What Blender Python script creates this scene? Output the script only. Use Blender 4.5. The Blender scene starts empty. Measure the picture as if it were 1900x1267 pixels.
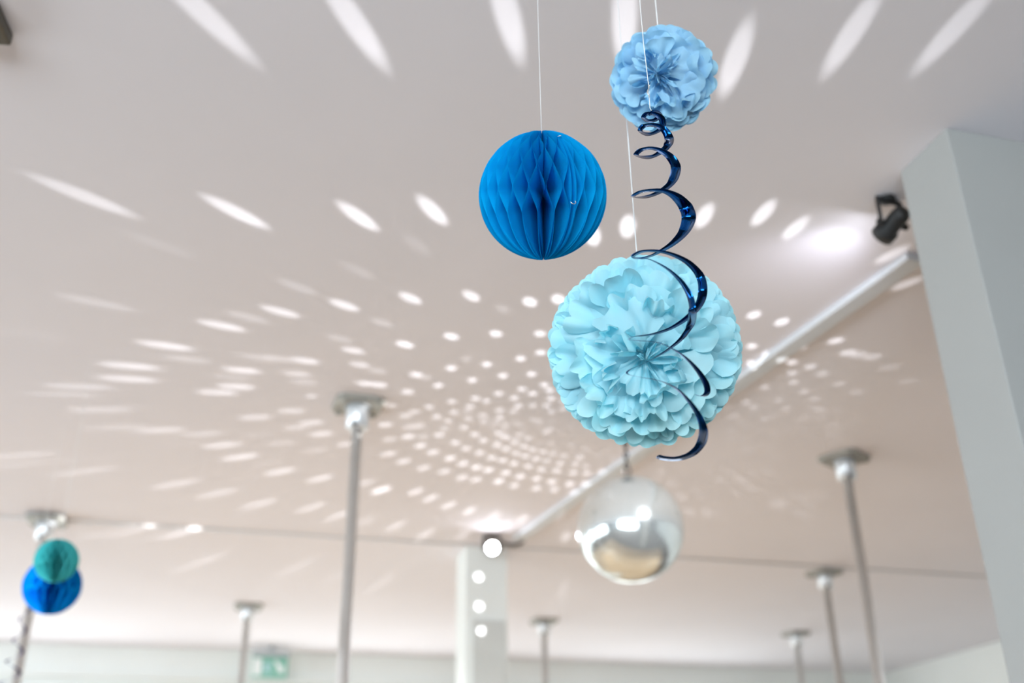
import bpy, bmesh, math, random
import numpy as np
from mathutils import Vector, Matrix, noise

# ------------------------------------------------------------------ camera
F_PX, PITCH, ROLL = 1940.0, math.radians(26.3), math.radians(0.73)
CAM = Vector((0, 0, 1.5)); CE = 3.5
fwd = Vector((0, math.cos(PITCH), math.sin(PITCH)))
_up = Vector((0, -math.sin(PITCH), math.cos(PITCH))); _rt = Vector((1, 0, 0))
up = _up * math.cos(ROLL) + _rt * math.sin(ROLL)
right = _rt * math.cos(ROLL) - _up * math.sin(ROLL)

scene = bpy.context.scene
col = scene.collection
cd = bpy.data.cameras.new('camera')
cd.sensor_width = 36.0; cd.lens = F_PX / 1900.0 * 36.0
cd.clip_start = 0.05; cd.clip_end = 100
cd.dof.use_dof = True; cd.dof.focus_distance = 1.86; cd.dof.aperture_fstop = 1.9
cam = bpy.data.objects.new('camera', cd); col.objects.link(cam)
m = Matrix((right, up, -fwd)).transposed().to_4x4(); m.translation = CAM
cam.matrix_world = m
scene.camera = cam

# ------------------------------------------------------------------ view and world
vs = scene.view_settings
vs.view_transform = 'Standard'; vs.look = 'None'; vs.gamma = 1.0; vs.use_curve_mapping = False
vs.exposure = 0.64
scene.cycles.caustics_reflective = False
scene.cycles.caustics_refractive = False
scene.cycles.max_bounces = 8
scene.cycles.diffuse_bounces = 6
world = bpy.data.worlds.new('world'); scene.world = world; world.use_nodes = True
world.node_tree.nodes['Background'].inputs[0].default_value = (0.8, 0.9, 1.0, 1)
world.node_tree.nodes['Background'].inputs[1].default_value = 0.6

WIN_LEFT, WIN_BACK, WIN_FAR = 5.5, 11.5, 1.7        # daylight in the windows
LAMP_W = 6.5                                      # the two pin spots
SPOT_W = 14.0                                       # light thrown up by the mirror ball


# added unseen spots; the dance floor bounces their light up to the ceiling
for hx, hy, he in ((-6.0, 2.6, 1900.0), (6.3, 4.2, 1500.0)):
    hl = bpy.data.lights.new('bounce_fill_spot', 'SPOT'); hl.energy = he; hl.spot_size = math.radians(44); hl.spot_blend = 0.8
    hl.shadow_soft_size = 0.15; hl.color = (0.88, 0.95, 1.0)
    ho = bpy.data.objects.new('bounce_fill_spot', hl); col.objects.link(ho); ho.location = (hx, hy, 3.3)
    ho.rotation_euler = (Vector((0.3, 6.6, 0)) - ho.location).to_track_quat('-Z', 'Y').to_euler()

# ------------------------------------------------------------------ geometry helpers
def ray(px, py):
    return (fwd * F_PX + right * (px - 950) + up * (633.5 - py)).normalized()

def on_z(px, py, z=CE):
    d = ray(px, py); return CAM + d * ((z - CAM.z) / d.z)

def on_y(px, py, Y):
    d = ray(px, py); return CAM + d * (Y / d.y)

def at_depth(px, py, dep):
    d = ray(px, py); return CAM + d * (dep / d.dot(fwd))

def link(name, bm, mat, parent=None, smooth=True):
    me = bpy.data.meshes.new(name)
    bm.normal_update(); bm.to_mesh(me); bm.free()
    if mat: me.materials.append(mat)
    if smooth:
        for p in me.polygons: p.use_smooth = True
    o = bpy.data.objects.new(name, me); col.objects.link(o)
    if parent: o.parent = parent
    return o

def thing(name, label, cat, loc=(0, 0, 0), group=None):
    o = bpy.data.objects.new(name, None); col.objects.link(o)
    o.location = loc; o.empty_display_size = 0.1
    o['label'] = label; o['category'] = cat
    if group: o['group'] = group
    return o

def struct(o):
    o['kind'] = 'structure'; return o

def box(bm, c, s, rot=None, bev=0.0):
    r = bmesh.ops.create_cube(bm, size=1.0)
    vs_ = r['verts']
    bmesh.ops.scale(bm, verts=vs_, vec=s)
    if bev:
        es = list({e for v in vs_ for e in v.link_edges})
        b = bmesh.ops.bevel(bm, geom=es, offset=bev, segments=2, affect='EDGES', profile=0.5)
        vs_ = list({v for f in b['faces'] for v in f.verts} | {v for v in vs_ if v.is_valid})
        # all the verts of this piece
        seen = set(vs_); st = list(vs_)
        while st:
            v = st.pop()
            for e in v.link_edges:
                w = e.other_vert(v)
                if w not in seen: seen.add(w); st.append(w)
        vs_ = list(seen)
    if rot: bmesh.ops.rotate(bm, verts=vs_, cent=(0, 0, 0), matrix=rot)
    bmesh.ops.translate(bm, verts=vs_, vec=c)
    return vs_

def lathe(bm, prof, n=32, c=(0, 0, 0), rot=None, cap=True):
    """profile [(r,z)...] turned about z"""
    rings = []
    allv = []
    for r, z in prof:
        ring = [bm.verts.new((r * math.cos(2 * math.pi * k / n), r * math.sin(2 * math.pi * k / n), z)) for k in range(n)]
        rings.append(ring); allv += ring
    for a, b in zip(rings, rings[1:]):
        for k in range(n):
            bm.faces.new((a[k], a[(k + 1) % n], b[(k + 1) % n], b[k]))
    if cap:
        bm.faces.new(rings[0][::-1]); bm.faces.new(rings[-1])
    if rot: bmesh.ops.rotate(bm, verts=allv, cent=(0, 0, 0), matrix=rot)
    bmesh.ops.translate(bm, verts=allv, vec=c)
    return allv

def tube(bm, pts, r, n=8, closed=False):
    pts = [Vector(p) for p in pts]; N = len(pts)
    rings = []; ref = None
    for i, p in enumerate(pts):
        if closed: t = (pts[(i + 1) % N] - pts[i - 1]).normalized()
        else: t = (pts[min(i + 1, N - 1)] - pts[max(i - 1, 0)]).normalized()
        if ref is None:
            ref = t.orthogonal().normalized()
        ref = (ref - t * ref.dot(t)).normalized()
        b = t.cross(ref)
        rr = r[i] if isinstance(r, (list, tuple)) else r
        rings.append([bm.verts.new(p + (ref * math.cos(2 * math.pi * k / n) + b * math.sin(2 * math.pi * k / n)) * rr) for k in range(n)])
    L = list(zip(rings, rings[1:]))
    if closed: L.append((rings[-1], rings[0]))
    for a, b in L:
        for k in range(n):
            bm.faces.new((a[k], a[(k + 1) % n], b[(k + 1) % n], b[k]))
    if not closed:
        bm.faces.new(rings[0][::-1]); bm.faces.new(rings[-1])

def grid(bm, P, closed=False):
    """P: rows of points"""
    V = [[bm.verts.new(p) for p in row] for row in P]
    for a, b in zip(V, V[1:]):
        n = len(a)
        for k in range(n if closed else n - 1):
            bm.faces.new((a[k], a[(k + 1) % n], b[(k + 1) % n], b[k]))
    return V

# ------------------------------------------------------------------ materials
def mat(name, base=(0.8, 0.8, 0.8), rough=0.5, metal=0.0, var=0.0, scale=5.0, bump=0.0, bscale=60.0, spec=0.5):
    M = bpy.data.materials.new(name); M.use_nodes = True
    nt = M.node_tree; b = nt.nodes['Principled BSDF']
    b.inputs['Base Color'].default_value = (*base, 1)
    b.inputs['Roughness'].default_value = rough
    b.inputs['Metallic'].default_value = metal
    b.inputs['Specular IOR Level'].default_value = spec
    tc = nt.nodes.new('ShaderNodeTexCoord')
    if var:
        nz = nt.nodes.new('ShaderNodeTexNoise'); nz.inputs['Scale'].default_value = scale; nz.inputs['Detail'].default_value = 4
        rp = nt.nodes.new('ShaderNodeValToRGB')
        rp.color_ramp.elements[0].position = 0.3; rp.color_ramp.elements[1].position = 0.7
        rp.color_ramp.elements[0].color = (*[c * (1 - var) for c in base], 1)
        rp.color_ramp.elements[1].color = (*[min(1, c * (1 + var)) for c in base], 1)
        nt.links.new(tc.outputs['Object'], nz.inputs['Vector'])
        nt.links.new(nz.outputs[0], rp.inputs[0]); nt.links.new(rp.outputs[0], b.inputs['Base Color'])
    if bump:
        n2 = nt.nodes.new('ShaderNodeTexNoise'); n2.inputs['Scale'].default_value = bscale; n2.inputs['Detail'].default_value = 3
        bp = nt.nodes.new('ShaderNodeBump'); bp.inputs['Strength'].default_value = bump; bp.inputs['Distance'].default_value = 0.002
        nt.links.new(tc.outputs['Object'], n2.inputs['Vector'])
        nt.links.new(n2.outputs[0], bp.inputs['Height']); nt.links.new(bp.outputs[0], b.inputs['Normal'])
    return M

def paper(name, base, transl=0.45, tcol=None, var=0.06):
    """tissue paper: diffuse on both sides with light shining through"""
    M = bpy.data.materials.new(name); M.use_nodes = True
    nt = M.node_tree; nt.nodes.clear()
    out = nt.nodes.new('ShaderNodeOutputMaterial'); mx = nt.nodes.new('ShaderNodeMixShader')
    d = nt.nodes.new('ShaderNodeBsdfDiffuse'); t = nt.nodes.new('ShaderNodeBsdfTranslucent')
    tc = nt.nodes.new('ShaderNodeTexCoord'); nz = nt.nodes.new('ShaderNodeTexNoise')
    nz.inputs['Scale'].default_value = 40; nz.inputs['Detail'].default_value = 5
    rp = nt.nodes.new('ShaderNodeValToRGB')
    rp.color_ramp.elements[0].color = (*[c * (1 - var) for c in base], 1)
    rp.color_ramp.elements[1].color = (*[min(1, c * (1 + var)) for c in base], 1)
    nt.links.new(tc.outputs['Object'], nz.inputs['Vector']); nt.links.new(nz.outputs[0], rp.inputs[0])
    nt.links.new(rp.outputs[0], d.inputs['Color'])
    t.inputs['Color'].default_value = (*(tcol or base), 1)
    mx.inputs[0].default_value = transl
    nt.links.new(d.outputs[0], mx.inputs[1]); nt.links.new(t.outputs[0], mx.inputs[2])
    nt.links.new(mx.outputs[0], out.inputs[0])
    return M

def glow(name, color, strength):
    M = bpy.data.materials.new(name); M.use_nodes = True
    b = M.node_tree.nodes['Principled BSDF']
    b.inputs['Base Color'].default_value = (0.8, 0.8, 0.8, 1)
    b.inputs['Emission Color'].default_value = (*color, 1); b.inputs['Emission Strength'].default_value = strength
    return M

M_ceil = mat('ceiling_plaster', (0.84, 0.81, 0.855), 0.85, var=0.015, scale=1.2, bump=0.1, bscale=30)
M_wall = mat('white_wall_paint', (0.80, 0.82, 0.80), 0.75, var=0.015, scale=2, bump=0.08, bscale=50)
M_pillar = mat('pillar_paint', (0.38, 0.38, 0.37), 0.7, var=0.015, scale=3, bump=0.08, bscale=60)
M_panel = mat('grey_panel_paint', (0.60, 0.61, 0.59), 0.7)
M_white = mat('white_gloss_plastic', (0.82, 0.83, 0.84), 0.35)
M_trunk = mat('trunking_paint', (0.66, 0.68, 0.71), 0.6)
M_chrome = mat('chrome', (0.80, 0.78, 0.76), 0.32, 0.65, var=0.05, scale=8)
M_steel = mat('brushed_steel', (0.36, 0.35, 0.32), 0.5, 0.4, var=0.08, scale=10)
M_collar = mat('polished_collar', (0.80, 0.82, 0.85), 0.3, 0.35)
M_dark = mat('dark_metal', (0.03, 0.03, 0.03), 0.4, 0.6)
M_black = mat('black_lamp_housing', (0.012, 0.012, 0.013), 0.55)
M_mirror = mat('mirror_tiles', (0.93, 0.98, 0.97), 0.13, 0.85)
M_grout = mat('ball_core', (0.25, 0.25, 0.25), 0.6)
M_string = mat('white_string', (0.85, 0.85, 0.85), 0.6)
M_clip = mat('wire_clip', (0.85, 0.85, 0.82), 0.25, 0.9)
M_foil = mat('blue_foil', (0.005, 0.062, 0.22), 0.14, 1.0, var=0.1, scale=20)
M_foil2 = mat('purple_foil', (0.05, 0.05, 0.22), 0.2, 1.0, var=0.1, scale=20)
M_green = mat('sign_green', (0.20, 0.48, 0.38), 0.4)  # green paled, with the hazy glow over the sign put into the colour
M_signw = mat('sign_white', (0.85, 0.88, 0.87), 0.4)
M_signg = mat('sign_grey_metal', (0.45, 0.48, 0.50), 0.5)
M_blue = paper('blue_honeycomb_paper', (0.003, 0.37, 0.74), 0.38, (0.0, 0.37, 0.78))
M_blue2 = paper('deep_blue_honeycomb_paper', (0.004, 0.33, 0.76), 0.4, (0.0, 0.33, 0.8))
M_teal = paper('teal_honeycomb_paper', (0.10, 0.56, 0.58), 0.4, (0.08, 0.6, 0.62))
M_pomL = paper('aqua_tissue', (0.62, 0.87, 0.91), 0.5, (0.34, 0.85, 0.96), 0.03)
M_pomS = paper('sky_blue_tissue', (0.45, 0.72, 0.86), 0.45, (0.26, 0.62, 0.90), 0.03)

def wood():
    M = mat('oak_floor', (0.45, 0.24, 0.11), 0.4)
    nt = M.node_tree; b = nt.nodes['Principled BSDF']
    tc = nt.nodes.new('ShaderNodeTexCoord'); br = nt.nodes.new('ShaderNodeTexBrick')
    br.inputs['Scale'].default_value = 1.0; br.inputs['Brick Width'].default_value = 1.4; br.inputs['Row Height'].default_value = 0.14
    br.inputs['Mortar Size'].default_value = 0.003
    br.inputs['Color1'].default_value = (0.56, 0.40, 0.25, 1); br.inputs['Color2'].default_value = (0.46, 0.31, 0.18, 1)
    br.inputs['Mortar'].default_value = (0.12, 0.06, 0.03, 1)
    nt.links.new(tc.outputs['Object'], br.inputs['Vector']); nt.links.new(br.outputs[0], b.inputs['Base Color'])
    return M
M_wood = wood()

# ------------------------------------------------------------------ room shell (rotated 15.5 degrees against the view)
YAW = math.radians(15.5)
RZ = Matrix.Rotation(YAW, 4, 'Z')
U = Vector((math.cos(YAW), math.sin(YAW), 0)); V = Vector((-math.sin(YAW), math.cos(YAW), 0))
def uv(u, v, z=0.0): return U * u + V * v + Vector((0, 0, z))
def to_uv(p): return p.dot(U), p.dot(V)
U0, U1, V0, V1 = -8.0, 7.9, -5.0, 11.6
STEP_V = to_uv(on_z(850, 1008))[1]            # where the far ceiling steps down
CE2 = CE - 0.017

def rbox(name, u0, u1, v0, v1, z0, z1, m_, parent=None, bev=0.0):
    bm = bmesh.new()
    box(bm, (0, 0, 0), (u1 - u0, v1 - v0, z1 - z0), RZ, bev)
    c = uv((u0 + u1) / 2, (v0 + v1) / 2, (z0 + z1) / 2)
    o = link(name, bm, m_, parent, smooth=False)
    o.location = c if parent is None else c - parent.location
    return o

struct(rbox('floor', -3.0, 5.2, 2.8, V1, -0.1, 0, M_wood))
M_added_carpet = mat('added_dark_carpet', (0.105, 0.080, 0.066), 0.95, var=0.2, scale=60)  # unseen carpet, added dark so less light reaches the near ceiling
struct(rbox('floor', U0, U1, V0, 2.8, -0.1, 0, M_added_carpet))
struct(rbox('floor', U0, -3.0, 2.8, V1, -0.1, 0, M_added_carpet))
struct(rbox('floor', 5.2, U1, 2.8, V1, -0.1, 0, M_added_carpet))
struct(rbox('ceiling', U0, U1, V0, STEP_V, CE, CE + 0.12, M_ceil))
struct(rbox('ceiling', U0, U1, STEP_V, V1, CE2, CE + 0.12, M_ceil))
struct(rbox('shade_trim_5', U0, U1, STEP_V - 0.004, STEP_V - 0.0005, CE2, CE, mat('step_shade_strip', (0.62, 0.60, 0.59), 0.8)))  # added darker strip, the shade of the ceiling step put into its colour
struct(rbox('wall_far', U0, U1, V1, V1 + 0.15, 0, CE + 0.12, M_wall))
M_dwall = mat('bounce_damping_wall_paint', (0.16, 0.16, 0.17), 0.8)  # unseen back and left walls darkened to cut bounce light near the camera
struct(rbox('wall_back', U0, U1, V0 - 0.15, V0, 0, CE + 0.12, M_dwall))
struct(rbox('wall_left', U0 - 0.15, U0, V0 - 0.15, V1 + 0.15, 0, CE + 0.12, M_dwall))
struct(rbox('wall_right', U1, U1 + 0.15, V0 - 0.15, V1 + 0.15, 0, CE + 0.12, M_wall))
struct(rbox('trim_1', U0, U1, V1 - 0.05, V1, 3.17, 3.22, M_wall))

# windows: frame round a bright pane, standing on the inner face of the wall
def window(n, axis, a0, a1, pos, sgn, z0, z1, strength, colr):
    """axis 'v': on a wall of constant u; axis 'u': on a wall of constant v"""
    pane_m = glow('daylight_%d' % n, colr, strength)
    fw, fd = 0.07, 0.05
    bm = bmesh.new()
    def piece(p0, p1, q0, q1):
        if axis == 'v':
            box(bm, (pos + sgn * fd / 2, (p0 + p1) / 2, (q0 + q1) / 2), (fd, p1 - p0, q1 - q0))
        else:
            box(bm, ((p0 + p1) / 2, pos + sgn * fd / 2, (q0 + q1) / 2), (p1 - p0, fd, q1 - q0))
    piece(a0 - fw, a1 + fw, z0 - fw, z0); piece(a0 - fw, a1 + fw, z1, z1 + fw)
    piece(a0 - fw, a0, z0, z1); piece(a1, a1 + fw, z0, z1)
    mid = (a0 + a1) / 2; piece(mid - 0.03, mid + 0.03, z0, z1)
    bmesh.ops.rotate(bm, verts=bm.verts[:], cent=(0, 0, 0), matrix=RZ)
    w = struct(link('window_%d' % n, bm, M_white, smooth=False))
    bm = bmesh.new()
    e = sgn * 0.012
    if axis == 'v': cs = [(pos + e, a0, z0), (pos + e, a1, z0), (pos + e, a1, z1), (pos + e, a0, z1)]
    else: cs = [(a0, pos + e, z0), (a1, pos + e, z0), (a1, pos + e, z1), (a0, pos + e, z1)]
    vv = [bm.verts.new(c) for c in cs]; f = bm.faces.new(vv)
    f.normal_update()
    want = Vector((sgn, 0, 0)) if axis == 'v' else Vector((0, sgn, 0))
    if f.normal.dot(want) < 0: f.normal_flip()
    bmesh.ops.rotate(bm, verts=bm.verts[:], cent=(0, 0, 0), matrix=RZ)
    link('pane', bm, pane_m, w, smooth=False)
wn = 1
for v0 in (2.0, 5.2, 8.4):
    window(wn, 'v', v0, v0 + 2.4, U0, 1, 0.5, 2.7, WIN_LEFT, (0.82, 0.94, 1.0)); wn += 1
for u0 in (-7.6, -4.9, -2.2):
    window(wn, 'u', u0, u0 + 2.4, V0, 1, 0.5, 2.7, WIN_BACK, (0.82, 0.94, 1.0)); wn += 1
for u0 in (-6.5, -3.2, 0.1, 3.4):
    window(wn, 'u', u0, u0 + 2.6, V1, -1, 0.9, 3.0, WIN_FAR, (0.90, 0.98, 0.98)); wn += 1

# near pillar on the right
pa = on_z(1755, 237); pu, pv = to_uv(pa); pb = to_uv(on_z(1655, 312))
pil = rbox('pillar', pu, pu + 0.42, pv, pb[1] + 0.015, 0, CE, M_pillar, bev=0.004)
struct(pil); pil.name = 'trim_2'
# far column with a recessed grey front panel, standing at the ceiling step
cu, cv = to_uv(on_z(868, 1012)); cu1, cv1 = to_uv(on_z(940, 1014))
cv = STEP_V + 0.005
colm = struct(rbox('trim_3', cu - 0.02, cu1, cv, cv + 0.30, 0, CE2, M_wall, bev=0.004))
zt = on_y(905, 1150, 7.3).z
struct(rbox('trim_4', cu + 0.03, cu1 - 0.02, cv - 0.02, cv - 0.001, 0, zt, M_panel))
# trunking along the ceiling between the two pin spots
t0, t1 = on_z(1700, 480, CE - 0.02), on_z(962, 1001, CE - 0.02)
bm = bmesh.new()
d = (t1 - t0); L = d.length; d.normalize(); rot = Matrix.Rotation(math.atan2(d.y, d.x), 4, 'Z')
box(bm, (0, 0, 0), (L, 0.085, 0.03), rot, 0.006)
tr = link('cable_trunking', bm, M_trunk, smooth=False); tr.location = (t0 + t1) / 2; tr.location.z = CE - 0.015
tr['label'] = 'long white cable trunking running across the ceiling from the pillar to the far column'; tr['category'] = 'trunking'

# ------------------------------------------------------------------ poles
def pole(name_label, px, py, ang=0.0, size=0.235):
    p = on_z(px, py)
    zc = CE if to_uv(p)[1] < STEP_V else CE2
    p = on_z(px, py, zc - 0.01)
    t = thing('dance_pole', name_label, 'pole', (p.x, p.y, 0), 'chrome poles between floor and ceiling')
    R_ = Matrix.Rotation(YAW + ang, 4, 'Z')
    bm = bmesh.new(); s = size
    # chamfered square plate
    c = s * 0.5; k = s * 0.14
    pts = [(-c + k, -c), (c - k, -c), (c, -c + k), (c, c - k), (c - k, c), (-c + k, c), (-c, c - k), (-c, -c + k)]
    lo = [bm.verts.new((x * 0.97, y * 0.97, zc - 0.022)) for x, y in pts]
    mi = [bm.verts.new((x, y, zc - 0.016)) for x, y in pts]
    hi = [bm.verts.new((x, y, zc - 0.0005)) for x, y in pts]
    bm.faces.new(lo[::-1]); bm.faces.new(hi)
    for A, B in ((lo, mi), (mi, hi)):
        for i in range(8): bm.faces.new((A[i], A[(i + 1) % 8], B[(i + 1) % 8], B[i]))
    bmesh.ops.rotate(bm, verts=bm.verts[:], cent=(0, 0, 0), matrix=R_)
    link('ceiling_plate', bm, M_steel, t, smooth=False)
    for sx in (-1, 1):
        for sy in (-1, 1):
            bm = bmesh.new()
            q = R_ @ Vector((sx * s * 0.36, sy * s * 0.36, 0))
            lathe(bm, [(0.013, zc - 0.034), (0.016, zc - 0.030), (0.016, zc - 0.0225)], 6, (q.x, q.y, 0))
            link('bolt', bm, M_steel, t, smooth=False)
    bm = bmesh.new()
    lathe(bm, [(0.043, zc - 0.135), (0.053, zc - 0.128), (0.056, zc - 0.06), (0.062, zc - 0.022)], 40)
    link('collar', bm, M_collar, t)
    bm = bmesh.new()
    lathe(bm, [(0.012, 0), (0.012, 0.012)], 16, (-0.002, -0.045, zc - 0.128), Matrix.Rotation(math.radians(60), 4, 'X'))
    link('set_screw', bm, M_dark, t)
    bm = bmesh.new()
    lathe(bm, [(0.030, 0.02), (0.030, 2.2), (0.0275, 2.2005), (0.0275, zc - 0.13)], 40)
    link('tube', bm, M_chrome, t)
    bm = bmesh.new()
    lathe(bm, [(0.12, 0.0), (0.12, 0.008), (0.10, 0.016), (0.035, 0.02)], 40)
    link('floor_plate', bm, M_steel, t)
    return t
pole('nearest chrome pole left of the mirror ball, its square ceiling plate among the light spots', 665, 752, 0.05)
pole('nearest chrome pole on the right, with a turned ceiling plate, beside the pillar', 1566, 851, 0.5)
pole('chrome pole at the left edge behind the teal and blue honeycomb balls', 87, 966, 0.0)
pole('thin distant chrome pole just left of the exit sign', 461, 1125, 0.0)
pole('distant chrome pole right of the far column, below the mirror ball', 1009, 1153, 0.0)
pole('chrome pole in the middle of the three on the right', 1529, 1063, 0.1)
pole('most distant chrome pole on the right, leftmost of the three there', 1476, 1176, 0.1)

# metal bracket at the top left edge of the ceiling
q = on_z(-38, 24)
t = thing('ceiling_bracket', 'dark metal ceiling bracket cut off at the top left corner', 'bracket', (q.x, q.y, CE))
bm = bmesh.new(); box(bm, (0, 0, -0.02), (0.13, 0.155, 0.04), Matrix.Rotation(YAW - 0.15, 4, 'Z'), 0.008)
link('plate', bm, mat('bracket_metal', (0.10, 0.095, 0.08), 0.4, 0.5), t, smooth=False)
bm = bmesh.new(); lathe(bm, [(0.010, -0.05), (0.012, -0.04)], 6, (0.03, -0.045, 0)); link('bolt', bm, M_dark, t, smooth=False)

# ------------------------------------------------------------------ mirror ball
bc0 = on_z(1163, 762); bc = on_y(1170, 981, bc0.y); BR = 0.252
t = thing('mirror_ball', 'large silver mirror ball hanging from the ceiling below the aqua pompom', 'mirror ball', bc)
random.seed(4)
bm = bmesh.new()
rows = 76
for i in range(rows):
    th0 = math.pi * i / rows; th1 = math.pi * (i + 1) / rows; thm = (th0 + th1) / 2
    n = max(5, int(round(2 * math.pi * math.sin(thm) / (math.pi / rows))))
    off = random.random()
    for k in range(n):
        a0 = 2 * math.pi * (k + off) / n; a1 = a0 + 2 * math.pi / n
        g = 0.05
        aa, ab = a0 + (a1 - a0) * g, a1 - (a1 - a0) * g
        ta, tb = th0 + (th1 - th0) * g, th1 - (th1 - th0) * g
        am = (a0 + a1) / 2
        N = Vector((math.sin(thm) * math.cos(am), math.sin(thm) * math.sin(am), math.cos(thm)))
        N2 = (N + Vector((random.gauss(0, .006), random.gauss(0, .006), random.gauss(0, .006)))).normalized()
        vs4 = []
        for tt, a in ((ta, aa), (tb, aa), (tb, ab), (ta, ab)):
            p = Vector((math.sin(tt) * math.cos(a), math.sin(tt) * math.sin(a), math.cos(tt)))
            # onto the tile's plane
            p = p * (BR / max(0.9, p.dot(N2)))
            vs4.append(bm.verts.new(p))
        bm.faces.new(vs4)
link('mirror_tiles', bm, M_mirror, t, smooth=False)
bm = bmesh.new(); bmesh.ops.create_uvsphere(bm, u_segments=64, v_segments=40, radius=BR - 0.002)
link('core', bm, M_grout, t)
bm = bmesh.new(); lathe(bm, [(0.034, BR - 0.004), (0.034, BR + 0.005), (0.016, BR + 0.010), (0.010, BR + 0.024)], 24)
link('top_cap', bm, M_steel, t)
bm = bmesh.new()
tube(bm, [(0.018 * math.cos(a), 0, BR + 0.036 + 0.018 * math.sin(a)) for a in [2 * math.pi * k / 20 for k in range(20)]], 0.004, 8, True)
link('ring', bm, M_dark, t)
top = CE - bc.z
bm = bmesh.new()
nl = 5; z = BR + 0.052
for k in range(nl):
    ang = (k % 2) * math.pi / 2
    pts = []
    for j in range(16):
        a = 2 * math.pi * j / 16
        x = 0.010 * math.cos(a); zz = 0.019 * math.sin(a)
        pts.append((x * math.cos(ang), x * math.sin(ang), z + 0.012 + zz))
    tube(bm, pts, 0.0035, 6, True); z += 0.027
zc_ = z
link('chain', bm, M_dark, t)
bm = bmesh.new(); lathe(bm, [(0.009, zc_ - 0.01), (0.009, top - 0.09)], 12); link('drive_shaft', bm, M_dark, t)
bm = bmesh.new(); lathe(bm, [(0.045, top - 0.10), (0.050, top - 0.095), (0.050, top - 0.006), (0.075, top - 0.005), (0.075, top - 0.0005)], 28)
link('motor', bm, M_dark, t)

# the beams the mirror tiles throw up at the ceiling: one lamp at the ball, its pattern a list of beams
SPOTS = """520,578 1;411,604 1;306,641 1;240,679 .9;236,703 .8;144,717 .6;114,733 .5;448,687 1;437,717 1;402,728 .9;566,669 1
344,666 .3;177,561 .35;184,760 .5;217,793 .35;295,798 .6;372,805 .4;411,826 .8;444,848 1;472,774 .7;588,736 .9;540,762 .7;553,694 .3
564,709 .35;577,784 .8;549,793 .5;595,805 .9;521,822 .3;586,835 .3;643,824 .8;151,875 .45;324,898 .8;400,916 .8;479,935 .9;575,942 .9
518,875 .9;593,888 .9;626,957 .9;22,846 .4;20,863 .2;676,896 .6;707,909 1;667,677 .3;459,588 .3
664,401 1.2;802,390 1.2;761,553 1.2;874,549 1.2;983,560 1.2;1036,555 1.2;638,566 1.1;837,624 1.2;920,619 1.2;1002,619 1.2;1003,654 1.2
751,639 1.2;655,650 1;966,665 1.2;903,676 1.2;837,683 1.2;772,695 1.1;933,697 1.2;986,694 1.2;1033,690 1.2;704,714 .9;876,705 1.1;813,715 1
756,727 .9;1010,714 1.2;968,722 1.1;1020,724 1.2;1038,707 1.1;552,532 .25;664,502 .15;772,453 .12;629,628 .3;708,598 .3;547,693 .3;667,676 .3
516,665 .35;674,711 .5;866,666 .25;933,573 .15;838,745 .8;882,739 1;902,744 .8;925,730 1;954,738 1;961,753 .9;988,730 1.1;1022,739 1.1
1046,744 1;1014,752 .9;988,752 .7;1045,758 .7;1023,764 .6;796,755 .7;769,764 .6;752,771 .6;872,754 .8;842,765 .7;810,773 .8;831,781 .6
927,761 .8;953,763 .7;895,771 .7;927,775 .6;869,777 .6;867,763 .4;897,783 .5;777,790 .6;759,792 .5;714,788 .8;757,810 1;785,810 .4
723,815 .5;815,807 .9;824,795 .5;861,793 .8;881,806 1;897,817 1;924,803 .8;939,811 .8;845,821 1;865,832 1;780,827 1;803,839 1;835,850 1.1
859,860 1.1;721,842 1;748,856 1.1;786,868 1.1;824,875 1.1;857,886 1.2;883,890 1.2;890,840 1.1;912,849 1.1;922,826 1;939,833 1;956,819 .9
962,807 .6;980,813 .7;972,828 .9;988,834 .9;1007,838 .8;957,841 1;974,846 1;994,851 1;1014,855 .8;1026,842 .6;1048,845 .5;1039,860 .9
1067,861 .8;1074,849 .6;1087,865 .6;1089,878 .9;1064,877 .9;1033,873 1;1005,871 1;980,865 1;953,860 1.1;932,854 1.1;884,867 1.2;906,872 1.2
938,877 1.1;965,884 1.1;996,888 1;1024,894 1;1057,898 1;1086,899 .9;1064,914 .9;1028,908 1;995,906 1.1;954,901 1.1;925,893 1.2;1116,875 .7
706,910 1;771,912 1.1;798,925 1;832,938 1;870,948 1;917,956 .7;970,963 .8;734,976 .8;789,991 .8;859,992 .6;1050,996 .6;1036,961 .35
675,968 .4;1165,420 1.4;1307,400 1.1;1417,395 1.1;1477,422 1;1399,584 1.2;1451,597 1.2;1395,642 1.2;1425,656 1.1;1422,664 .6;1394,673 1.1;1484,645 1.1
1551,632 .9;1470,672 1;1470,692 .6;1504,680 .6;1526,693 .4;1574,654 .7;1593,658 .5;1619,662 .4;1651,681 .25;1655,472 .8;1683,526 .7
1419,718 .5;1473,709 .5;1558,712 .25;1493,726 .35;1445,742 .3;1398,755 .3;1384,746 .4;1362,772 .25;1417,777 .2;1458,758 .25;1512,740 .25
1521,760 .25;1590,727 .2;1685,707 .2;1335,890 .22;1361,915 .27;1307,918 .22;1266,923 .22;1374,941 .22;1294,898 .2;1246,898 .2;1280,950 .22
1313,950 .2;1439,939 .15;1226,875 .2;1309,875 .2;1279,875 .15;1368,886 .15;1348,865 .15;1385,832 .1;1426,876 .12;1159,30 1.2;1365,109 1.1
1580,62 .9;1772,52 .75;370,18 .9;655,38 1.1;941,25 1.1;153,363 .9;437,393 1.1;295,454 .12;1100,437 1.3;313,992 .9;219,988 .5;5,975 .6
339,1051 .4;527,1060 .3;610,1075 .2;689,1091 .25;162,992 .2;265,998 .2;1050,575 .9;1070,640 1;1075,700 1;1090,600 .8;1110,660 .8
1041,1104 .2;1120,740 .8;1085,765 .5;690,742 .8;650,741 .7;723,752 .6;682,712 .4;480,663 .25;430,700 .25;700,688 .3;790,700 .3"""
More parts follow.
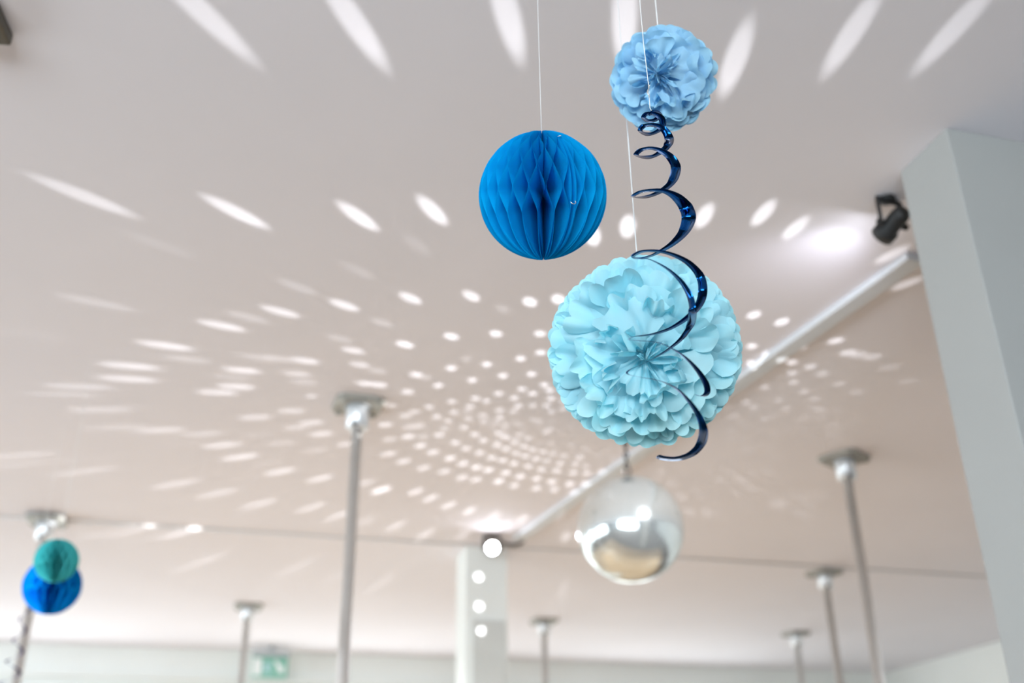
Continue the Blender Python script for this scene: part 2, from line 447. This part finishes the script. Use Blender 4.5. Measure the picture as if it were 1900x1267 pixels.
def beam_list():
    out = []
    for s in SPOTS.replace('\n', ';').split(';'):
        a, b = s.split(); x, y = a.split(','); out.append((float(x), float(y), float(b)))
    r = random.Random(7)
    # the crowded faint beams round the foot of the shaft
    for i in range(75):
        x = r.uniform(905, 1165); y = r.uniform(762, 872)
        if y < 770 + (x - 905) * 0.02 or y > 835 + (x - 905) * 0.12: continue
        out.append((x, y, r.uniform(.12, .38) * (1.0 if x < 1090 else 0.6)))
    for i in range(90):
        x = r.uniform(1190, 1560); y = r.uniform(740, 960)
        out.append((x, y, r.uniform(.04, .13)))
    for i in range(8):
        x = r.uniform(0, 620); y = r.uniform(560, 960)
        out.append((x, y, r.uniform(.05, .16)))
    return out
lamp_pos = Vector((bc.x - 0.05, bc.y - 0.06, bc.z + BR + 0.022))
hL = CE - lamp_pos.z
W0, WS, NPX = (-7.0, -4.2), 11.0, 2048
img_a = np.zeros((NPX, NPX), np.float32)
for (px, py, b) in beam_list():
    P = on_z(px, py); X, Y = P.x - lamp_pos.x, P.y - lamp_pos.y
    rho = math.hypot(X, Y)
    wt = 0.0180 + 0.0055 * rho                       # half width across the beam
    wr = max(wt, 0.040 * (rho / 1.2) ** 1.8)         # stretched along the slope of the beam
    b *= 1.5 if rho < 1.3 else 1.05
    if rho > 2.35: b *= 0.72
    gain = b * ((rho * rho + hL * hL) ** 1.5) / hL
    cx, cy = (X - W0[0]) / WS * NPX, (Y - W0[1]) / WS * NPX
    k = NPX / WS; ext = int(wr * k * 1.6) + 3
    x0, x1, y0, y1 = int(cx) - ext, int(cx) + ext, int(cy) - ext, int(cy) + ext
    x0, y0, x1, y1 = max(0, x0), max(0, y0), min(NPX, x1), min(NPX, y1)
    if x0 >= x1 or y0 >= y1: continue
    yy, xx = np.mgrid[y0:y1, x0:x1]
    dx, dy = (xx + .5 - cx) / k, (yy + .5 - cy) / k
    ex, ey = (X / rho, Y / rho)
    r_ = (dx * ex + dy * ey) / wr; t_ = (-dx * ey + dy * ex) / wt
    q = np.sqrt(r_ * r_ + t_ * t_)
    sf = 0.5 + 0.12 * min(rho, 3.0); s = np.clip((1.0 + sf / 2 - q) / sf, 0, 1); s = s * s * (3 - 2 * s)
    img_a[y0:y1, x0:x1] += (s * gain).astype(np.float32)
img = bpy.data.images.new('mirror_ball_beams', NPX, NPX, float_buffer=True, is_data=True)
buf = np.ones((NPX, NPX, 4), np.float32); buf[..., :3] = img_a[..., None]
img.pixels.foreach_set(buf.ravel()); img.update(); img.pack()
ld = bpy.data.lights.new('mirror_ball_beams', 'POINT'); ld.energy = SPOT_W; ld.shadow_soft_size = 0.0; ld.color = (0.96, 0.98, 1.0)
lo = bpy.data.objects.new('mirror_ball_beams', ld); col.objects.link(lo); lo.location = lamp_pos
ld.use_nodes = True; nt = ld.node_tree
em = nt.nodes['Emission']
ge = nt.nodes.new('ShaderNodeNewGeometry')
BEAM_SIGN = 1.0
ml = nt.nodes.new('ShaderNodeVectorMath'); ml.operation = 'SCALE'; ml.inputs['Scale'].default_value = BEAM_SIGN
nt.links.new(ge.outputs['Incoming'], ml.inputs[0])
sp = nt.nodes.new('ShaderNodeSeparateXYZ'); nt.links.new(ml.outputs[0], sp.inputs[0])
def mth(op, a, b):
    n = nt.nodes.new('ShaderNodeMath'); n.operation = op
    for i, x in enumerate((a, b)):
        if isinstance(x, (int, float)): n.inputs[i].default_value = x
        else: nt.links.new(x, n.inputs[i])
    return n.outputs[0]
zpos = mth('GREATER_THAN', sp.outputs[2], 0.02); zsafe = mth('MAXIMUM', sp.outputs[2], 0.02)
uu = mth('DIVIDE', mth('SUBTRACT', mth('MULTIPLY', mth('DIVIDE', sp.outputs[0], zsafe), hL), W0[0]), WS)
vv_ = mth('DIVIDE', mth('SUBTRACT', mth('MULTIPLY', mth('DIVIDE', sp.outputs[1], zsafe), hL), W0[1]), WS)
cb = nt.nodes.new('ShaderNodeCombineXYZ'); nt.links.new(uu, cb.inputs[0]); nt.links.new(vv_, cb.inputs[1])
ti = nt.nodes.new('ShaderNodeTexImage'); ti.image = img; ti.extension = 'CLIP'; nt.links.new(cb.outputs[0], ti.inputs[0])
st = mth('MULTIPLY', ti.outputs[0], zpos); nt.links.new(st, em.inputs['Strength'])
# three level beams that land on the far column
for (px, py) in ((886, 1072), (887, 1127), (889, 1174)):
    tgt = on_y(px, py, 7.33)
    l2 = bpy.data.lights.new('mirror_ball_beam', 'SPOT'); l2.energy = 55 * SPOT_W; l2.shadow_soft_size = 0.0
    l2.spot_size = math.radians(1.35); l2.spot_blend = 0.4; l2.color = (0.96, 0.98, 1.0)
    o2 = bpy.data.objects.new('mirror_ball_beam', l2); col.objects.link(o2)
    o2.location = Vector((bc.x, bc.y + 0.05, bc.z + BR + 0.02))
    o2.rotation_euler = (tgt - o2.location).to_track_quat('-Z', 'Y').to_euler()

# ------------------------------------------------------------------ pin spots
def pin_spot(pos, aim, label, energy, size_deg, lens_strength, scale=1.0, group='black pin spots aimed at the mirror ball'):
    t = thing('pin_spot', label, 'spotlight', (pos.x, pos.y, CE), group)
    hp = pos - Vector((pos.x, pos.y, CE))          # housing centre, relative
    dirv = (aim - pos).normalized()
    R3 = dirv.to_track_quat('Z', 'Y').to_matrix().to_4x4()
    s = scale
    bm = bmesh.new()
    lathe(bm, [(0.020 * s, -0.085 * s), (0.034 * s, -0.08 * s), (0.040 * s, -0.05 * s), (0.040 * s, 0.02 * s), (0.052 * s, 0.035 * s), (0.052 * s, 0.075 * s), (0.045 * s, 0.075 * s), (0.045 * s, 0.066 * s)], 28, hp, R3)
    link('housing', bm, M_black, t)
    bm = bmesh.new()
    lathe(bm, [(0.044 * s, 0.067 * s), (0.030 * s, 0.071 * s), (0.001, 0.073 * s)], 28, hp, R3)
    link('lens', bm, glow('lens_light', (0.88, 0.92, 1.0), lens_strength), t)
    side = dirv.cross(Vector((0, 0, 1))).normalized()
    zt_ = -0.012
    bm = bmesh.new()
    w = 0.058 * s
    prof = [hp + side * w, Vector((0, 0, zt_)) + side * w, Vector((0, 0, zt_)) - side * w, hp - side * w]
    # flat strip bracket
    for a, b in zip(prof, prof[1:]):
        mid = (a + b) / 2; dd = b - a
        box(bm, mid, (0.026 * s, 0.007, dd.length + 0.006), dd.to_track_quat('Z', 'X').to_matrix().to_4x4())
    link('yoke', bm, M_black, t, smooth=False)
    for sg in (-1, 1):
        bm = bmesh.new()
        lathe(bm, [(0.014 * s, 0.0), (0.014 * s, 0.018 * s)], 14, hp + side * sg * w, (side * sg).to_track_quat('Z', 'X').to_matrix().to_4x4())
        link('clamp_knob', bm, M_black, t)
    bm = bmesh.new(); lathe(bm, [(0.035 * s, -0.0125), (0.035 * s, -0.0005)], 20); link('ceiling_mount', bm, M_black, t)
    l = bpy.data.lights.new('pin_spot_light', 'SPOT'); l.energy = energy; l.spot_size = math.radians(size_deg); l.spot_blend = 1.0
    l.shadow_soft_size = 0.03; l.color = (0.84, 0.87, 1.0)
    o = bpy.data.objects.new('pin_spot_light', l); col.objects.link(o)
    o.location = pos + dirv * 0.10 * s; o.rotation_euler = dirv.to_track_quat('-Z', 'Y').to_euler()
    # the narrow beam itself, just wide enough for the ball
    l = bpy.data.lights.new('pin_spot_beam', 'SPOT'); l.energy = 190; l.shadow_soft_size = 0.03; l.color = (0.9, 0.95, 1.0)
    l.spot_size = 2.2 * math.atan(BR / (bc - pos).length); l.spot_blend = 0.3
    o = bpy.data.objects.new('pin_spot_beam', l); col.objects.link(o)
    o.location = pos + (bc - pos).normalized() * 0.10 * s; o.rotation_euler = (bc - pos).to_track_quat('-Z', 'Y').to_euler()
    return t
pr = on_z(1656, 416, CE - 0.105)
pin_spot(pr, bc, 'black pin spot in a yoke hanging from the ceiling behind the right pillar', LAMP_W, 125, 30, 0.78)
pl = on_z(913, 1017, CE - 0.09)
pin_spot(pl, Vector((0.3, 0, 1.7)), 'small glaring pin spot under the ceiling in front of the far column', LAMP_W * 0.12, 150, 60, 0.9)
# short loose cable beside the far pin spot
bm = bmesh.new()
c0 = on_z(925, 1006, CE - 0.02)
pts = [c0 + Vector((0.0, 0, 0.01)), on_z(940, 1010, CE - 0.03), on_z(955, 1011, CE - 0.03), on_z(966, 1008, CE - 0.02), on_z(972, 1003, CE - 0.012)]
tube(bm, pts, 0.011, 8)
cb_ = link('power_cable', bm, M_dark); cb_['label'] = 'short dark cable curling off the trunking beside the far glaring pin spot'; cb_['category'] = 'cable'

# ------------------------------------------------------------------ exit sign
sc_ = on_y(501, 1238, 11.0)
t = thing('exit_sign', 'green and white exit sign hanging near the far wall', 'sign', sc_)
SW, SH = 0.37, 0.21
bm = bmesh.new(); box(bm, (0, 0, 0.13), (SW, 0.09, 0.055), RZ, 0.006); link('housing', bm, M_signg, t, smooth=False)
bm = bmesh.new(); lathe(bm, [(0.045, 0.155), (0.045, 0.19), (0.02, 0.20), (0.018, CE2 - sc_.z)], 20); link('hanging_rod', bm, M_signg, t)
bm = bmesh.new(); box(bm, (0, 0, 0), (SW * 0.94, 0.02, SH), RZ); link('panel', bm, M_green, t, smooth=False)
def flat(name, pts, mt, dep=0.0115):
    bm = bmesh.new()
    a = [bm.verts.new((x, -dep, z)) for x, z in pts]; b = [bm.verts.new((x, -0.0095, z)) for x, z in pts]
    n = len(pts); bm.faces.new(a); bm.faces.new(b[::-1])
    for i in range(n): bm.faces.new((a[i], a[(i + 1) % n], b[(i + 1) % n], b[i]))
    bmesh.ops.recalc_face_normals(bm, faces=bm.faces[:])
    bmesh.ops.rotate(bm, verts=bm.verts[:], cent=(0, 0, 0), matrix=RZ)
    link(name, bm, mt, t, smooth=False)
flat('door_symbol', [(-.165, -.085), (-.085, -.085), (-.085, .085), (-.165, .085)], M_signw)
flat('arrow_symbol', [(.035, .055), (.06, .075), (.115, .005), (.135, .025), (.14, -.055), (.06, -.045), (.085, -.025)], M_signw)
flat('figure_symbol', [(-.06, .03), (-.03, .045), (0, .03), (.02, -.005), (.005, -.01), (-.01, .01), (-.02, -.02), (.005, -.05), (.0, -.085), (-.015, -.085), (-.012, -.055), (-.04, -.035), (-.06, -.06), (-.078, -.055), (-.055, -.02), (-.04, .01), (-.065, .005)], mat('sign_pale', (0.45, 0.68, 0.72), 0.4))

# ------------------------------------------------------------------ honeycomb paper balls
def catmull(P, n):
    out = []
    Q = [P[0] * 2 - P[1]] + list(P) + [P[-1] * 2 - P[-2]]
    for i in range(1, len(Q) - 2):
        for k in range(n):
            s = k / n
            p0, p1, p2, p3 = Q[i - 1], Q[i], Q[i + 1], Q[i + 2]
            out.append(0.5 * ((2 * p1) + (p2 - p0) * s + (2 * p0 - 5 * p1 + 4 * p2 - p3) * s * s + (3 * p1 - p0 - 3 * p2 + p3) * s ** 3))
    out.append(P[-1]); return out

def honeycomb(name, label, ctr, R, mt, axis, spin, N=24, glue=(0.86, 0.67, 0.41, 0.04, -0.33), gap=0.0, seed=1, steps=44, group=None, string=True):
    rnd = random.Random(seed)
    t = thing(name, label, 'paper ball', ctr, group)
    Q = axis.to_track_quat('Z', 'Y').to_matrix() @ Matrix.Rotation(spin, 3, 'Z')
    nl = 2 * N; dphi = (2 * math.pi - gap) / nl
    bm = bmesh.new()
    zs = [1.0] + list(glue) + [-1.0]
    ths = [math.acos(max(-1, min(1, z))) for z in zs]
    thj = [[rnd.gauss(0, 0.018) for _ in zs] for _ in range(nl // 2 + 2)]
    for i in range(nl):
        phi0 = gap / 2 + dphi * (i + 0.5)
        def offs(th):
            for k in range(len(ths) - 1):
                ta = ths[k]; tb = ths[k + 1]
                if th <= tb + 1e-9:
                    f = (th - ta) / (tb - ta)
                    def so(kk):
                        if kk == 0 or kk == len(ths) - 1: return 0.0
                        return 1.0 if (i + kk) % 2 == 0 else -1.0
                    a, b = so(k), so(k + 1)
                    f = f * f * (3 - 2 * f) * 0.35 + f * 0.65
                    return (a + (b - a) * f) * dphi * 0.485
            return 0.0
        rj = 1.0 + rnd.gauss(0, 0.0035)
        rows_ = []
        for j in range(steps + 1):
            th = math.pi * (0.012 + 0.976 * j / steps)
            o_ = offs(th)
            row = []
            for fr in (0.0, 0.35, 0.6, 0.8, 0.92, 1.0):
                r = R * fr * rj
                wob = 0.10 * dphi * math.sin(th * 3 + i) * fr
                a = phi0 + o_ + wob * 0.3
                row.append(Q @ Vector((r * math.sin(th) * math.cos(a), r * math.sin(th) * math.sin(a), r * math.cos(th) * (1 if fr > .3 else 1))))
            rows_.append(row)
        grid(bm, rows_)
    tube(bm, [axis * (-R * 0.97), axis * (R * 0.97)], R * 0.015, 6)
    link('paper_cells', bm, mt, t)
    if gap:
        bm = bmesh.new()      # the two stiff cover sheets at the seam
        for sg in (0, 1):
            a = gap / 2 * 0.8 if sg == 0 else 2 * math.pi - gap / 2 * 0.8
            rows_ = []
            for j in range(steps + 1):
                th = math.pi * (0.01 + 0.98 * j / steps)
                rows_.append([Q @ Vector((R * fr * 1.004 * math.sin(th) * math.cos(a), R * fr * 1.004 * math.sin(th) * math.sin(a), R * fr * 1.004 * math.cos(th))) for fr in (0.03, 0.5, 1.0)])
            grid(bm, rows_)
        link('cover_sheets', bm, mt, t)
        for th in (math.radians(35), math.radians(101)):
            bm = bmesh.new(); pts = []
            for k in range(15):
                a = -0.5 + 3.6 * k / 14
                ph = math.cos(a) * 0.038; dz = math.sin(a) * 0.030; lift = R * (1.012 + 0.03 * math.sin(max(0, math.pi * k / 14)))
                pts.append(Q @ Vector((lift * math.sin(th + dz) * math.cos(-0.02 + ph), lift * math.sin(th + dz) * math.sin(-0.02 + ph), lift * math.cos(th + dz))))
            tube(bm, pts, 0.0008, 6); link('wire_clip', bm, M_clip, t)
    if string:
        bm = bmesh.new()
        a = axis * R * 0.97
        tube(bm, [a, a + Vector((0, 0, 0.1)), Vector((a.x, a.y, CE - ctr.z))], 0.0005, 6)
        link('hanging_string', bm, M_string, t)
    return t
hc = at_depth(1006.5, 363, 2.0)
view = (CAM - hc).normalized()
# axis nearly upright in the picture, tipped a little so the lower end shows
ax = (up * 1.0 + view * 0.03 + right * -0.015).normalized()
R_h = 118.5 / F_PX * 2.0
# turn so the seam faces right of the viewer
Q0 = ax.to_track_quat('Z', 'Y').to_matrix()
vl = Q0.transposed() @ view
spin = math.atan2(vl.y, vl.x) + math.radians(28)
honeycomb('honeycomb_ball', 'bright blue paper honeycomb ball hanging left of the blue swirl', hc, R_h, M_blue, ax, spin, gap=0.10, seed=3, group='paper honeycomb balls')

hb = at_depth(97, 1087, 4.57); R_b = 53.5 / F_PX * 4.57 * 0.97
honeycomb('honeycomb_ball', 'deep blue paper honeycomb ball at the left edge, below the teal one', hb, R_b, M_blue2, Vector((0.02, -0.05, 1)).normalized(), 0.3, N=18, steps=26, seed=5, group='paper honeycomb balls')
ht = at_depth(105, 1040, 4.25); R_t = 41 / F_PX * 4.25 * 0.97
honeycomb('honeycomb_ball', 'small teal paper honeycomb ball at the left edge, above the deep blue one', ht, R_t, M_teal, Vector((-0.05, -0.05, 1)).normalized(), 1.3, N=16, steps=26, seed=6, group='paper honeycomb balls')

# ------------------------------------------------------------------ tissue pompoms
def pompom(name, label, ctr, R, mt, axis, seed, angs, nscal, ruff, wild, string_off=(0, 0)):
    rnd = random.Random(seed)
    t = thing(name, label, 'pompom', ctr, 'tissue paper pompoms')
    Q = axis.to_track_quat('Z', 'Y').to_matrix()
    bm = bmesh.new()
    for sgn in (1, -1):
        for k in range(len(angs)):
            f = min(1.0, angs[k] / 90.0)
            al = math.radians(angs[k])
            circ = max(0.35, math.sin(al))
            sw = 2 * math.pi / nscal                    # angle of one scallop at the rim
            lobes = max(6, int(round(nscal * (0.10 + 0.90 * circ) / 3.0)))
            ph = rnd.uniform(0, 6.28)
            for l in range(lobes):
                w = 2 * math.pi / lobes * (rnd.uniform(0.55, 0.72) if f > 0.6 else rnd.uniform(0.30, 0.55))
                p0 = ph + 2 * math.pi * l / lobes + rnd.gauss(0, 0.08)
                inner = 1 - f
                da = rnd.gauss(0, 0.04 + wild * 0.42 * inner)
                length = 1.0 - abs(rnd.gauss(0, 0.015 + 0.05 * max(0, wild - 1) + 0.10 * inner * wild)) + 0.01 - 0.24 * inner
                curl = rnd.gauss(0.0, 0.10 + 0.6 * inner * wild)
                ns = 3 if circ > 0.6 else 2
                amp = ruff * rnd.uniform(0.5, 1.2) * (1 + 1.2 * inner)
                phs = rnd.uniform(0, 6.28); skew = rnd.gauss(0, 0.25 * wild)
                nu, nv = 8 * ns, 12
                so = Vector((rnd.uniform(0, 50), rnd.uniform(0, 50), 0))
                rows_ = []
                for j in range(nv + 1):
                    v = j / nv
                    row = []
                    for i in range(nu + 1):
                        u = -1 + 2 * i / nu
                        sloc = ((u + 1) / 2 * ns) % 1.0 * 2 - 1
                        if i == nu: sloc = 1.0
                        dip = 1 - math.sqrt(max(0, 1 - 0.96 * sloc * sloc))
                        tip = 1 - ((0.04 + 0.08 * f * f) * dip + 0.05 * u * u * u * u) * max(0, (v - 0.55) / 0.45)
                        spread = min(1.0, 0.35 + v * 0.75)
                        a = p0 + u * w * spread / max(0.5, circ) * (0.55 + 0.45 * circ) + skew * v * 0.3
                        nzv = noise.noise(so + Vector((u * 2.1, v * 2.6, 0)))
                        pol = al + da * v + amp * math.sin(u * math.pi * ns * 0.5 + phs) * v * (0.35 + 0.65 * v) \
                            + curl * 0.6 * max(0, v - 0.45) ** 2 * 2 + nzv * 0.22 * v * (0.25 + 1.5 * wild * inner)
                        
                        r = R * length * (0.05 + 0.95 * v) * tip * (1 + 0.012 * nzv)
                        pol = abs(pol)
                        row.append(Q @ Vector((r * math.sin(pol) * math.cos(a), r * math.sin(pol) * math.sin(a), sgn * r * math.cos(pol))))
                    rows_.append(row)
                grid(bm, rows_)
    link('tissue_petals', bm, mt, t)
    bm = bmesh.new()
    side = Q @ Vector((1, 0, 0))
    tube(bm, [(Q @ Vector((0.06 * R * math.cos(a), 0.06 * R * math.sin(a), 0))) for a in [2 * math.pi * k / 12 for k in range(12)]], 0.001, 6, True)
    link('wire_tie', bm, M_clip, t)
    bm = bmesh.new()
    tube(bm, [Vector((0, 0, 0.05 * R)), Vector((string_off[0], string_off[1], R)), Vector((string_off[0], string_off[1], CE - ctr.z))], 0.0011, 6)
    link('hanging_string', bm, M_string, t)
    return t
pc = at_depth(1195, 652, 1.95)
vw = (CAM - pc).normalized()
pompom('paper_pompom', 'big pale aqua tissue pompom with scalloped petals above the mirror ball', pc, 180 / F_PX * 1.95, M_pomL, (vw - up * 0.12 + right * 0.02).normalized(), 11, (10, 22, 34, 46, 66, 77, 83, 88, 92), 36, 0.04, 0.95)
pc2 = at_depth(1230, 147, 2.1)
vw2 = (CAM - pc2).normalized()
pompom('paper_pompom', 'small sky blue tissue pompom at the top, above the swirl', pc2, 101 / F_PX * 2.1, M_pomS, (vw2 * 0.9 + up * 0.12 - right * 0.15).normalized(), 23, (12, 24, 38, 54, 66, 76, 84, 92), 20, 0.075, 1.8)

# ------------------------------------------------------------------ foil swirls
def swirl_ribbon(ctrl, xc, rad, Y, name, mt, parent, org, n=14, wide=1.4):
    """ctrl: (px, py, half width in px, near(+1)/far(-1)), laid on a helix about the vertical axis in plane Y"""
    P = []
    for (px, py, w, sd) in ctrl:
        q = on_y(px, py, Y)
        m_px = (q - CAM).dot(fwd) / F_PX
        x = xc(py); r = max(rad(py), abs(px - x) + 0.5)
        dep = math.sqrt(max(0.0, r * r - (px - x) ** 2)) * sd * m_px
        c = on_y(px, py, Y - dep)      # near = smaller Y, kept on its line of sight
        axp = on_y(x, py, Y)
        P.append((c, w * m_px, axp))
    C_ = catmull([p[0] for p in P], n)
    Ws = catmull([Vector((p[1], 0, 0)) for p in P], n)
    A_ = catmull([p[2] for p in P], n)
    bm = bmesh.new(); rows_ = []
    N = len(C_)
    prev = None
    for i in range(N):
        tg = (C_[min(i + 1, N - 1)] - C_[max(i - 1, 0)]).normalized()
        rd = C_[i] - A_[i]; rd.z = 0
        rd = rd.normalized() if rd.length > 1e-5 else (prev or Vector((1, 0, 0)))
        rd = rd - tg * rd.dot(tg)
        rd = rd.normalized() if rd.length > 0.05 else prev
        if prev is not None: rd = (rd * 0.5 + prev * 0.5); rd = (rd - tg * rd.dot(tg)).normalized()
        prev = rd.copy()
        nn = tg.cross(rd).normalized() * 0.00012
        w = Ws[i].x
        e = min(1.0, math.sqrt(max(0.0, min(i, N - 1 - i) / 5.0)) + 0.25)   # rounded ends
        w *= e
        w *= wide; c = C_[i] - org
        rows_.append([c - rd * w + nn, c + nn * 1.0, c + rd * w + nn, c + rd * w - nn, c - nn, c - rd * w - nn])
    grid(bm, rows_, closed=True)
    return link(name, bm, mt, parent)
SY = 1.5
sorg = on_y(1212, 206, SY)
sw = thing('foil_swirl', 'shiny dark blue foil swirl hanging in front of the aqua pompom', 'swirl decoration', sorg)
main = [(1203, 213, 3, 1), (1212, 208, 4, 1), (1223, 212, 4.5, -1), (1216, 222, 4, -1), (1203, 224, 3.2, -1), (1194, 218, 3.2, 1), (1200, 211, 3.5, 1), (1213, 211, 4, 1),
        (1226, 218, 4.5, 1), (1230, 230, 4.5, -1), (1222, 242, 4, -1), (1204, 249, 3.5, -1), (1188, 243, 3.2, 1), (1194, 234, 3.5, 1), (1212, 232, 4.5, 1),
        (1230, 239, 5, 1), (1241, 255, 6, 1), (1240, 267, 6, -1), (1230, 279, 5.5, -1), (1207, 291, 4, -1), (1181, 288, 3.6, 1), (1190, 278, 3.6, 1), (1208, 275, 4, 1),
        (1227, 280, 5, 1), (1243, 291, 6, 1), (1254, 310, 6.6, 1), (1248, 335, 6.5, -1), (1230, 352, 5.6, -1), (1203, 364, 4.5, -1), (1175, 365, 3, 1), (1188, 356, 3.5, 1), (1212, 353, 4, 1),
        (1234, 355, 5, 1), (1256, 366, 7.5, 1), (1272, 384, 9, 1), (1278, 404, 9.5, 1), (1270, 428, 8.5, -1), (1252, 448, 7, -1), (1232, 462, 5.5, -1), (1206, 475, 4.5, -1), (1184, 479, 3.5, -1), (1173, 476, 3, 1)]
def lin(pts):
    def f(y):
        if y <= pts[0][0]: return pts[0][1]
        for (a, va), (b, vb) in zip(pts, pts[1:]):
            if y <= b: return va + (vb - va) * (y - a) / (b - a)
        return pts[-1][1]
    return f
xc = lin([(205, 1209), (240, 1213), (290, 1216), (365, 1222), (420, 1225), (476, 1232), (620, 1236), (860, 1242)])
rd_ = lin([(205, 14), (225, 18), (245, 28), (290, 37), (340, 42), (400, 52), (476, 58), (550, 66), (860, 70)])
swirl_ribbon(main, xc, rd_, SY, 'upper_ribbon', M_foil, sw, sorg)
strandQ = [(1173, 476, 2.5, 1), (1180, 471, 3, 1), (1194, 466, 3.2, 1), (1222, 466, 3.4, 1), (1250, 473, 3.6, 1), (1278, 488, 4, 1), (1299, 512, 4.6, 1), (1304, 540, 5, 1), (1297, 565, 5, -1), (1278, 587, 4.5, -1),
           (1248, 607, 3.8, -1), (1222, 617, 3.2, -1), (1198, 622, 2.4, -1), (1177, 624, 1.6, -1), (1167, 630, 1.2, 1), (1185, 632, 1.0, 1), (1222, 636, 1.2, 1), (1253, 650, 1.4, 1), (1275, 666, 2, 1),
           (1296, 689, 2.8, 1), (1310, 712, 3.4, 1), (1312, 728, 3.5, -1), (1303, 735, 3.2, -1), (1291, 732, 3, -1)]
swirl_ribbon(strandQ, xc, rd_, SY, 'inner_ribbon', M_foil, sw, sorg, wide=1.7)
strandR = [(1173, 477, 2.5, 1), (1186, 480, 2.2, 1), (1201, 480, 2, 1), (1222, 489, 2.6, 1), (1244, 503, 3.2, 1), (1266, 525, 3.9, 1), (1281, 552, 4.4, 1), (1285, 578, 4.8, 1), (1281, 603, 4.8, -1), (1265, 627, 4.2, -1),
           (1243, 646, 3.4, -1), (1218, 662, 2.6, -1), (1193, 675, 1.9, -1), (1168, 686, 1.2, -1), (1165, 694, 1.0, 1), (1190, 700, 1.0, 1), (1222, 706, 1.2, 1), (1252, 719, 2.2, 1), (1275, 740, 2.8, 1),
           (1295, 768, 3.6, 1), (1305, 795, 5, 1), (1301, 822, 6.4, -1), (1283, 842, 7.4, -1), (1256, 851, 8, -1), (1232, 850, 7.8, -1), (1219, 846, 6.5, -1)]
swirl_ribbon(strandR, xc, rd_, SY, 'outer_ribbon', M_foil, sw, sorg, wide=1.6)
bm = bmesh.new()
a = on_y(1206, 200, SY) - sorg; a2 = on_y(1203, 155, SY) - sorg; a3 = on_y(1194, 80, SY) - sorg
tube(bm, [on_y(1210, 208, SY) - sorg, a, on_y(1204, 170, SY) - sorg, a2, a3, Vector((a3.x, a3.y, CE - sorg.z))], 0.0007, 6)
link('hanging_string', bm, M_string, sw)
bm = bmesh.new()
pts = [on_y(x, y, SY - 0.004) - sorg for x, y in ((1206, 159), (1203.5, 158), (1204.5, 163), (1202, 168), (1201.5, 173), (1204.5, 177), (1204, 180))]
tube(bm, catmull(pts, 5), 0.0011, 6); link('wire_clip', bm, M_clip, sw)

# swirl under the honeycomb balls on the left
lorg = at_depth(48, 1128, 4.9)
ls = thing('foil_swirl', 'dark purple foil swirl hanging below the deep blue honeycomb ball', 'swirl decoration', lorg)
Yl = lorg.y
bm = bmesh.new(); rows_ = []
Nn = 240
for i in range(Nn + 1):
    f = i / Nn
    z = -0.0 - 0.62 * f; a = f * 6.5 * 2 * math.pi
    r = 0.012 + 0.05 * f
    c = Vector((r * math.cos(a) - 0.02 * f, r * math.sin(a), z)); rdv = Vector((math.cos(a), math.sin(a), 0.15))
    w = 0.005 + 0.004 * f
    rows_.append([c - rdv * w, c - rdv * w + Vector((0, 0, .0004)), c + rdv * w + Vector((0, 0, .0004)), c + rdv * w])
grid(bm, rows_, closed=True)
link('ribbon', bm, M_foil2, ls)
bm = bmesh.new(); tube(bm, [Vector((0.012, 0, 0)), Vector((0.012, 0, CE - lorg.z))], 0.0007, 6); link('hanging_string', bm, M_string, ls)
